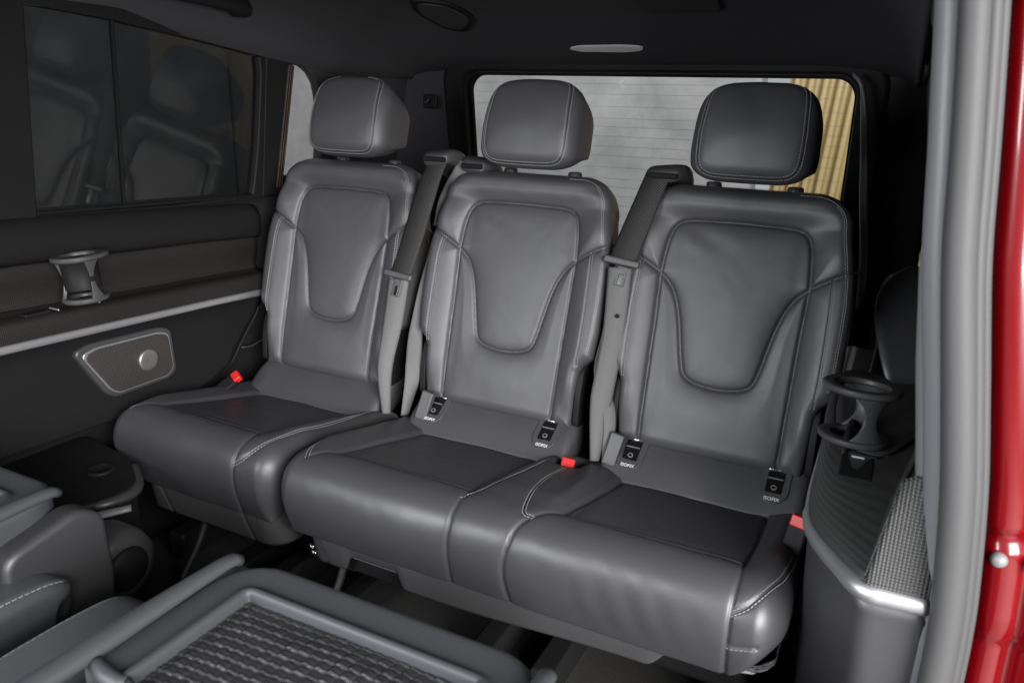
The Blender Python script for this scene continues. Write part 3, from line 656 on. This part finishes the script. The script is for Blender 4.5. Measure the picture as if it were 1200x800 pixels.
# wheel-arch shelf at the foot of the door
sh = empty('side_shelf', (-.75, -.42, .2), 'dark moulded shelf with finger recess at the foot of the left door', 'shelf')
def srel(p): return tuple(np.array(p) - np.array(sh.location))
prism('shelf_top', roundpoly([(-.80, -.95), (-.60, -.95), (-.535, -.50), (-.485, -.42), (-.49, -.345), (-.60, -.275), (-.80, -.24)], .05), .035, PLASTIC, sh, lambda a, b, w: srel((a, b, .302 + w)), .008)
tube('shelf_edge', [srel(p) for p in ((-.600, -.95, .325), (-.537, -.50, .325), (-.492, -.415, .325), (-.497, -.348, .325), (-.58, -.288, .325))], .011, PLASTIC_M, sh, 12)
lathe('recess', [(.027, 0), (.0255, .004), (.0215, .005), (.019, .0015), (.0, .001)], srel((-.605, -.345, .3372)), PLASTIC, sh, 30)
prism('skirt', [(-.95, .0), (-.28, .0), (-.28, .30), (-.95, .30)], .02, PLASTIC, sh, lambda a, b, w: srel((-.60 + w - .03 * (a + .6), a, b)), .004)

# ---- rear: D-pillars and rear window
rw = empty('rear_window', (0, 1.10, .8), 'rear window with thin heating lines in a thick black frame behind the headrests', 'window')
def rrel(p): return tuple(np.array(p) - np.array(rw.location))
def wmap(y): return lambda x, z, w: rrel((x, y + w - .16 * (z - 1.16), z))
outer = rrect(1.50, .90, .05, 8, 0, .78); inner = rrect(1.19, .52, .055, 8, 0.015, .905)
def ring(name, outer, inner, depth, m, parent, mp, bevel=.004):
    n = len(outer); v = [mp(a, b, w) for w in (0, depth) for P in (outer, inner) for a, b in P]
    f = []
    for i in range(n):
        j = (i + 1) % n
        f += [(i, j, n + j, n + i), (2 * n + j, 2 * n + i, 3 * n + i, 3 * n + j), (i, 2 * n + i, 2 * n + j, j), (n + j, 3 * n + j, 3 * n + i, n + i)]
    o = mesh(name, v, f, m, parent); bev(o, bevel); return o
ring('window_frame', rrect(1.34, .64, .09, 8, .015, .900), inner, .05, PLASTIC, rw, wmap(1.04), .014)
ring('frame_seal', rrect(1.23, .56, .065, 8, .015, .903), rrect(1.175, .505, .052, 8, .015, .905), .02, RUBBER_D, rw, wmap(1.085), .003)
prism('rear_pane', rrect(1.21, .54, .06, 8, .015, .905), .004, GLASS, rw, wmap(1.107), 0)
V, F = [], []
for k in range(15):
    z = .70 + k * .031 + .002 * math.sin(k * 2.1)
    for a, b in ((-.565, z), (.59, z), (.59, z + .0006), (-.565, z + .0006)): V.append(wmap(1.1055)(a, b + .004 * math.sin(k), 0))
    F.append((4 * k, 4 * k + 1, 4 * k + 2, 4 * k + 3))
solid(mesh('heating_lines', V, F, mat('heating_line', (.20, .18, .17), .6), rw, False), .0006)
rear = empty('tailgate', (0, 1.12, .2), 'black tailgate lining and rear corner pillars around the rear window', 'tailgate')
def tr(p): return tuple(np.array(p) - np.array(rear.location))
for s in (-1, 1):
    n, k = 26, 24; v = []
    for i in range(k):
        z = .0 + 1.20 * i / (k - 1)
        for j in range(n):
            q = j / (n - 1); x = .655 + (.80 - .655) * q - .06 * max(0, z - .85) * q; y = 1.06 - .16 * (z - 1.16) * (1 - q) - .10 * q ** 2
            v.append(tr((s * x + .012, y, z)))
    o = mesh('corner_pillar', v, gridf(k, n), FABRIC if s < 0 else PLASTIC, rear); solid(o, .01, -s)
box('tailgate_panel', tr((0, 1.14, .32)), (1.56, .03, .66), PLASTIC, rear, .01)
tube('pillar_strip', [tr(p) for p in ((.60, .985, 1.165), (.625, .975, 1.13), (.648, .985, 1.0), (.668, 1.0, .85), (.690, 1.02, .70), (.70, 1.03, .55))], [.008, .013, .014, .014, .014, .012], PLASTIC_G, rear, 12, None, .6)
box('tailgate_catch', tr((-.695, 1.035, 1.07)), (.055, .012, .045), PLASTIC, rear, .006)
tube('hook', [tr(p) for p in ((-.70, 1.03, 1.06), (-.70, 1.012, 1.065), (-.685, 1.01, 1.075))], .004, PLASTIC_M, rear, 8)

# ---- right side: trim panel with armrest ledge, pillar, seals
st = empty('side_trim', (.78, 0, .3), 'right side trim with ribbed armrest corner, silver strip and power socket', 'side trim')
def trel(p): return tuple(np.array(p) - np.array(st.location))
PLN = [(.704, .55), (.704, .10), (.705, -.06), (.712, -.150), (.7285, -.200), (.7515, -.240), (.7720, -.271), (.7835, -.287), (.790, -.2920), (.800, -.2925), (.828, -.2910), (.858, -.289)]
PLU = [(.700, .55), (.700, .20), (.703, .10), (.712, .02), (.730, -.035), (.752, -.055), (.775, -.050), (.797, -.02), (.82, .04), (.85, .10)]
A, B = spline(PLN, 120), spline(PLU, 120)
def loft(name, curves, m, n=10, t=.006, off=1):
    v = []; C = [np.array(c) for c in curves]; 
    G = np.stack(C); G = np.stack([spline(G[:, i], n) for i in range(G.shape[1])], 1) if len(C) > 2 else np.stack([C[0] + (C[1] - C[0]) * q for q in np.linspace(0, 1, n)])
    o = mesh(name, [trel(p) for p in G.reshape(-1, 3)], gridf(n, G.shape[1]), m, st); solid(o, t, off); return o
def at(P, z): return np.c_[P, np.full(len(P), z)]
low = A.copy(); low[:, 0] += .012
loft('lower_panel', [at(A + [.030, .03], .0), at(A + [.016, .012], .25), at(A + [.005, .003], .46), at(A, .487)], PLASTIC_M, 24)
mid = A * .5 + B * .5 + [.001, -.006]
loft('ribbed_corner', [at(A, .507), at(A * .86 + B * .14 + [.001, -.004], .527), at(mid, .552), at(B, .567), at(B + [.010, .014], .571)], RIB_FINE, 26)
tube('trim_strip', [trel((x, y, .497)) for x, y in spline(PLN, 60)[16:]], [.008] + [.010] * 20 + [.013] * 8 + [.014] * 6, SATIN, st, 14, 160, 1.0)
# ledge top
v = [(x + .009, y + .013, .571) for x, y in B]; v2 = [(max(x + .03, .86), y * .5 + .2, .577) for x, y in B]
loft('armrest_ledge', [np.array(v), np.array(v2)], PLASTIC_M, 12)
# dotted outward corner of the panel by the door opening
k0 = int(np.argmax(A[:, 0] > .787)); nA = len(A) - k0
tp = spline([(.812, -.262, .640), (.825, -.272, .655), (.840, -.275, .662), (.858, -.272, .668)], nA)
bt = at(A[k0:] + [.0005, -.003], .509)
loft('dotted_corner', [bt, bt * .66 + tp * .34 + [0, -.003, .004], bt * .33 + tp * .67 + [0, -.003, .006], tp], DOTS, 24, .004)
eg = np.stack([bt[0] * (1 - q) + tp[0] * q for q in np.linspace(0, 1, 20)])
loft('corner_return', [eg, eg + np.linspace([0, .02, 0], [.012, .06, 0], 20), eg + np.linspace([0.0, .08, -.0], [.035, .26, -.01], 20)], RIB_FINE, 16, .004)
box('socket_cover', trel((.757, -.060, .5675)), (.046, .10, .008), PLASTIC, st, .003, (R(10), 0, 0))
box('socket_light', trel((.757, -.055, .5735)), (.018, .004, .002), LAMP, st, .0006)
box('socket_light', trel((.757, -.025, .578)), (.014, .003, .002), LAMP, st, .0006)
# inner wall above the ledge
sheet('upper_panel', lambda y, z: trel((.845 - .1216 * (z - .6) + .012 * math.sin((z - .6) * 9), y, z)), np.linspace(-.285, 1.08, 30), np.linspace(.59, 1.23, 24), PLASTIC, st, .01, 1)
box('roof_rail', trel((.815, .42, 1.27)), (.13, 1.50, .17), PLASTIC, st, .02)
v = spline([(.80, .30, .55), (.770, .33, .62), (.745, .40, .69), (.75, .5, .74), (.79, .6, .76)], 40)
loft('wheel_arch_cover', [v, v + [.10, .05, .0]], PLASTIC_M, 8)
sheet('skirt', lambda y, z: trel((.735 + .02 * math.sin(y * 3), y, z)), np.linspace(-.05, 1.05, 24), np.linspace(0, .60, 12), PLASTIC, st, .008, 1)

SP = np.array([(.735, -.30, 1.345), (.757, -.30, 1.178), (.774, -.30, 1.04), (.788, -.30, .92), (.812, -.30, .78), (.831, -.30, .665), (.844, -.30, .55), (.849, -.30, .48), (.851, -.30, .39), (.852, -.30, .2), (.858, -.30, 0), (.85, -.30, -.12)])
pl = empty('door_pillar', (.84, -.3, .0), 'grey trimmed door pillar with pale rubber seal along the right door opening', 'pillar')
def prel(P): return [tuple(np.array(p) - np.array(pl.location)) for p in P]
off = lambda dx, dy: SP + np.array([dx, dy, 0])
tube('pillar_trim', prel(off(.014, .02)), [.018] * 6 + [.015, .012, .010, .010, .010, .010], PLASTIC_G, pl, 16, 90, 1., (0, 1, 0))
tube('pillar_trim', prel(off(.006, .04)[3:7]), [.012, .017, .018, .014], PLASTIC_G, pl, 14, 40, 1., (0, 1, 0))
tube('door_seal', prel(off(.031, -.010)), [.0145, .0145, .015, .0165, .0175, .018, .018, .018, .018, .018, .018, .018], RUBBER_L, pl, 18, 110, 1., (0, 1, 0))
tube('seal_lip', prel(off(.048, -.004)), .0085, RUBBER_L, pl, 12, 110, 1.4, (0, 1, 0))
tube('seal_lip', prel(off(.056, .002)), .0065, RUBBER_L, pl, 12, 110, 1.4, (0, 1, 0))
tube('seal_groove', prel(off(.041, .008)), .008, RUBBER_D, pl, 10, 110, 1., (0, 1, 0))

# ---- right sliding door, open: its red front edge stands outside the pillar
rd = empty('sliding_door', (.95, -.25, .0), 'open red right sliding door, its painted front edge beside the pale seal', 'door', 'sliding doors of the van')
def rdrel(p): return tuple(np.array(p) - np.array(rd.location))
def xe(z): return float(np.interp(z, SP[::-1, 2], SP[::-1, 0])) + .060
secs = [(0, 0.01), (.010, -.012), (.030, -.016), (.042, -.010), (.046, .0), (.052, .0), (.058, -.014), (.085, -.020), (.115, -.012), (.13, .02), (.135, .5), (.135, 1.0)]
Q = resamp(np.array(secs), 80); v = []; zs = np.linspace(-.15, 1.34, 150)
for z in zs:
    fold = .012 * math.exp(-((z - .60) / .006) ** 2) + .010 * math.exp(-((z - .475) / .005) ** 2) + (.014 if z < .47 else 0)
    for a, b in Q: v.append(rdrel((xe(z) + a, -.262 + b + (fold if a < .125 else 0), z)))
o = mesh('door_skin', v, gridf(len(zs), len(Q)), RED_PAINT, rd); solid(o, .003, 1)
for x in (.020, .058): lathe('door_buffer', [(0, .009), (.006, .008), (.0095, .003), (.0095, 0)], rdrel((xe(.575) + x, -.278, .575)), WHITE_BUFF, rd, 20, 'Y', Matrix.Scale(-1, 3, (0, 1, 0)))
tube('edge_rubber', [rdrel((xe(z) + .088 - .02 * (abs(z - .80) > .13), -.292, z)) for z in (.70, .74, .80, .86, .92)], .013, RUBBER_D, rd, 12)
tube('edge_rubber', [rdrel((xe(z) + .105, -.28, z)) for z in (-.1, .3, .6, .9, 1.3)], .018, RUBBER_D, rd, 12)

# ------------------------------------------------------------------ CUP HOLDERS
def cup_holder(loc, rot, label, s=1., h=.088, tab_=.75):
    e = empty('cup_holder', loc, label, 'cup holder', 'black clip-in cup holders'); e.rotation_euler = rot
    def torus(name, c, r0, r1, hh, open_=.55, tab=0.):
        n = 56; v = []; sec = [(r0, hh * .5), (r0 + .002, hh), (r1 - .003, hh), (r1, hh * .6), (r1 - .001, -hh * .4), (r1 - .006, -hh), (r0 + .004, -hh), (r0, -hh * .4)]
        for k in range(n):
            th = 2 * math.pi * k / n; g = 1 + tab * max(0, math.cos(th - 1.2)) ** 6
            for r, z in sec: v.append((c[0] + r * (g if r > r0 + .004 else 1) * math.cos(th), c[1] + r * (g if r > r0 + .004 else 1) * math.sin(th), c[2] + z))
        f = []
        for k in range(n):
            for j in range(8): f.append((k * 8 + j, k * 8 + (j + 1) % 8, ((k + 1) % n) * 8 + (j + 1) % 8, ((k + 1) % n) * 8 + j))
        o = mesh(name, v, f, CUPP, e); return bev(o, .001, 2)
    torus('cup_ring', (0, 0, h), .034 * s, .050 * s, .006, tab=tab_)
    torus('base_ring', (0, 0, .006), .028 * s, .045 * s, .006)
    lathe('base_disc', [(0, .003), (.030 * s, .003), (.030 * s, 0), (0, 0)], (0, 0, .001), PLASTIC, e, 32)
    return e
def hourglass(e, ang, spread, r, h, s):
    """curved web joining the rings: wide at both, narrow in the middle"""
    v = []; n, k = 22, 14
    for i in range(n):
        t = i / (n - 1); wd = spread * (.32 + .68 * (2 * t - 1) ** 2); rr = r * (1 - .25 * math.sin(t * math.pi))
        for j in range(k):
            a = ang + wd * (j / (k - 1) * 2 - 1); v.append((rr * math.cos(a), rr * math.sin(a), .006 + (h - .006) * t))
    o = mesh('web', v, gridf(n, k), CUPP, e); solid(o, .006, 0); bev(o, .002, 2)
c1 = cup_holder((.744, -.004, .578), (R(-4), R(3), R(20)), 'black hourglass cup holder clipped on the right armrest beside the bench', 1.16, .086)
hourglass(c1, R(-75), .85, .046, .084, 1)
hourglass(c1, R(60), .8, .046, .084, 1)
c2 = cup_holder((-.722, -.245, .652), (R(3), R(-4), R(0)), 'black cup holder clipped on the ledge of the left door below the window', 1.0, .092, .22)
for a in (-125, 0): hourglass(c2, R(a), .38, .042, .09, 1)
lathe('cup_wall', [(.0345, .028), (.0355, .09), (.033, .09), (.0325, .028)], (0, 0, 0), PLASTIC, c2, 36)

# ------------------------------------------------------------------ SECOND-ROW SEATS, backs folded flat
def folded_seat(x0, label):
    e = empty('folded_seat', (x0, -.9, 0), label, 'car seat', 'second row seats with folded backs')
    Z = .485; W = .218; y1 = .305; y0 = -.30     # local: y1 rear edge
    # shell: rounded tray
    prism('seat_back', roundpoly([(-W + .004, y0), (W - .004, y0), (W - .002, y1 - .012), (-W + .002, y1 - .012)], .03, 8), .075, PLASTIC_M, e, lambda a, b, w: (a, b, Z - .110 + w), .014)
    # frame profile swept along three sides
    path = [(-W + .018, .075), (-W + .018, .16), (-W + .018, .24)] + [(-W + .018 + .044 * (1 - math.cos(t)), y1 - .062 + .044 * math.sin(t)) for t in np.linspace(0, math.pi / 2, 8)] + \
           [(0, y1 - .018)] + [(W - .062 + .044 * math.sin(t), y1 - .062 + .044 * math.cos(t)) for t in np.linspace(0, math.pi / 2, 8)] + [(W - .018, .2), (W - .018, 0), (W - .018, y0)]
    path = resamp(path, 140); T = np.gradient(path, axis=0); T /= np.linalg.norm(T, axis=1)[:, None]; Nn = np.stack([T[:, 1], -T[:, 0]], 1)   # inward (right of travel)
    sec = [(-.026, -.060), (-.0255, -.014), (-.022, -.005), (-.015, -.0025), (-.005, -.0025), (.010, -.003), (.022, -.003), (.026, -.001), (.030, .002), (.035, .0015), (.038, -.003), (.0385, -.020)]
    sec = spline(sec, 40); v = []
    for p, n_ in zip(path, Nn):
        for a, b in sec: v.append((p[0] + n_[0] * a, p[1] + n_[1] * a, Z + b))
    f = gridf(len(path), len(sec)) + [tuple(range(len(sec)))]
    o = mesh('tray_frame', v, f, TRAYG, e)
    for q in (-1, 1): tube('side_rail', [(q * (W + .004), y1 - .012, Z + .000), (q * (W + .006), y1 - .03, Z + .006), (q * (W + .008), .15, Z + .006), (q * (W + .012), y0, Z + .004)], [.010, .015, .016, .016], TRAYG, e, 16, None, .8)
    # rounded near end of the left bar
    tube('frame_end', [(-W + .004, .080, Z - .002), (-W + .034, .073, Z - .003), (-W + .058, .074, Z - .005)], [.008, .010, .008], TRAYG, e, 12)
    # pocket net: puffed cells drawn tight by the cords
    nx, ny = 300, 420; xs = np.linspace(-W + .045, W - .045, nx); ys = np.linspace(y0, y1 - .045, ny)
    X, Y = np.meshgrid(xs, ys); u = X / .0165 + .28 * np.sin(Y * 11 + .4) + .10 * np.sin(Y * 37) + Y * 1.2; w_ = -Y / .0140 + .30 * np.sin(X * 9 + 1) + .12 * np.sin(X * 31) + .06 * np.sin(math.pi * 2 * u)
    fw = w_ % 1; jit = rng.uniform(.55, 1.25, (64, 64)); J = jit[np.floor(u).astype(int) % 64, np.floor(w_).astype(int) % 64]
    cell = np.abs(np.sin(math.pi * u)) ** .40 * np.abs(np.sin(math.pi * w_)) ** .40
    edge = np.minimum(np.minimum(X - xs[0], xs[-1] - X), ys[-1] - Y); ridge = .0018 * np.exp(-(((fw - .80) / .09) ** 2)) * np.abs(np.sin(math.pi * u)) ** .2
    H = (.0026 * cell * J + ridge) * sstep(.004, .014, edge) + .010 * np.cos(X / (W - .045) * 1.5) * sstep(.0, .06, edge) - .004 * sstep(.012, .0, edge)
    net = mesh('pocket_net', np.stack([X, Y, Z - .016 + H], -1).reshape(-1, 3), gridf(ny, nx), NET, e)
    tube('net_hem', [(-W + .058, .078, Z - .002), (-W + .12, .062, Z - .004), (0, .045, Z - .004), (W - .06, .05, Z - .004)], .004, PLASTIC_M, e, 8)
    # leather cushion edges showing below the back on both sides
    for s in (-1, 1):
        Pd = Pad([(-.36, .32), (-.35, .37), (-.28, .412), (0, .425), (.18, .424), (.245, .405), (.262, .35)][::1], lambda v: -.047 + .03 * sstep(.62, .73, v) ** 2, lambda v: .047 - .03 * sstep(.62, .73, v) ** 2, lambda x, v, d: -.0018 * np.exp(-((d - .014) / .002) ** 2) + 0 * x, .022)
        b = Pd.build('side_bolster', LEATHER_B, e, 60, 120, .10, False)
        b.location.x = -.352 if s < 0 else .268; b.location.z = 0 if s < 0 else -.02
        o_ = Pd.out[:140]; r_ = Pd.out[140:280]
        k = (o_[:, 1] > .1) & (o_[:, 1] < .66); k2 = (r_[:, 1] > .1) & (r_[:, 1] < .66)
        Pd.stitches([offset_line(o_[k], -.014), offset_line(r_[k2], -.014)], b, L=.006, gap=.0085, w=.0018)
    # recliner covers and release lever at the rear right corner
    for s in (-1, 1):
        lathe('recliner_cover', [(0, .020), (.045, .018), (.062, .010), (.068, -.01), (.068, -.05)], (s * (W - .03), .40, .285), PLASTIC_M, e, 40, 'X')
        lathe('recliner_cap', [(0, .012), (.03, .010), (.040, .002), (.040, -.02)], (s * (W - .012), .40, .285), PLASTIC, e, 32, 'X')
        prism('hinge_cover', roundpoly([(.18, .44), (.30, .465), (.338, .44), (.345, .32), (.30, .10), (.16, .10)], .03), .05, PLASTIC_M, e, lambda a, b, w, s=s: (s * (W - .005 + w), a, b), .012)
    if x0 < 0: tube('release_lever', [(.05, .385, .315), (.085, .43, .335), (.13, .475, .345)], [.009, .012, .009], PLASTIC_G, e, 12, None, .6)
    if x0 < 0: box('lever_plate', (.06, .40, .30), (.07, .05, .02), PLASTIC_G, e, .004, (0, 0, R(20)))
    box('seat_base', (0, .05, .16), (.36, .60, .28), PLASTIC, e, .03)
    return e
NET = mat('pocket_net_cord', (.026, .026, .027), .45, bump=('noise', 800, .3, .0005))
LEATHER_B = mat('leather_bolster', (.060, .062, .066), .45, bump=('leather', 420, .12, .0006))
folded_seat(.275, 'folded grey seat back with netted pocket in the centre foreground')
folded_seat(-.54, 'folded grey seat back cut off by the left edge beside the door')
# floor rails
for x in (-.52, .30):
    r = box('floor_rail', (x, -.3, .004), (.045, 1.6, .010), STEEL, None, .002); r['label'] = 'dark steel seat rail in the carpet ' + ('under the single seat' if x < 0 else 'under the bench'); r['category'] = 'rail'; r['group'] = 'seat rails in the floor'

# ------------------------------------------------------------------ LIGHT
w = bpy.data.worlds.new('World'); sc.world = w; w.use_nodes = True
bg = w.node_tree.nodes['Background']; bg.inputs[0].default_value = (.9, .95, 1., 1); bg.inputs[1].default_value = .42
def area(name, loc, target, sx, sy, power, col=(1, 1, 1)):
    l = bpy.data.lights.new(name, 'AREA'); l.shape = 'RECTANGLE'; l.size = sx; l.size_y = sy; l.energy = power; l.color = col
    o = bpy.data.objects.new(name, l); COL.objects.link(o); o.location = loc
    o.rotation_euler = (Vector(target) - Vector(loc)).to_track_quat('-Z', 'Y').to_euler(); return o
area('studio_softbox', (3.1, -2.6, 1.45), (-.1, .1, .45), 2.4, 1.9, 440, (1, .985, .975))
area('front_fill', (-.85, -2.5, 1.25), (.1, .2, .45), 1.3, 1.0, 92, (.95, .97, 1))  # added fill from the front for leather highlights, no known lamp there
area('wall_fill', (-1.8, 2.0, 3.2), (-1.8, 3.5, .9), 6., .6, 22)  # added light to brighten the rear wall and shutter
area('wall_fill', (-2.6, .8, 3.2), (-4.2, .8, 1.0), .6, 3.0, 25)  # added light to brighten the wall beyond the left windows

# ------------------------------------------------------------------ CAMERA
YAW, PIT, ROL = .457, .297, .030
cy, sy = math.cos(YAW), math.sin(YAW)
fwd = Vector((-sy * math.cos(PIT), cy * math.cos(PIT), -math.sin(PIT))); r0 = Vector((cy, sy, 0)); u0 = r0.cross(fwd)
rt = math.cos(ROL) * r0 + math.sin(ROL) * u0; up = -math.sin(ROL) * r0 + math.cos(ROL) * u0
cam = bpy.data.cameras.new('camera'); cam.lens = 901 / 1200 * 36; cam.sensor_width = 36; cam.clip_end = 60; cam.clip_start = .02
co = bpy.data.objects.new('camera', cam); COL.objects.link(co)
co.matrix_world = Matrix.Translation((.753, -1.240, 1.064)) @ Matrix((rt, up, -fwd)).transposed().to_4x4()
cam.dof.use_dof = True; cam.dof.focus_distance = 1.85; cam.dof.aperture_fstop = 6.3
sc.camera = co
sc.view_settings.view_transform = 'Standard'; sc.view_settings.look = 'None'; sc.view_settings.exposure = .36; sc.view_settings.gamma = 1
sc.cycles.use_denoising = True; sc.cycles.max_bounces = 10; sc.cycles.transparent_max_bounces = 12
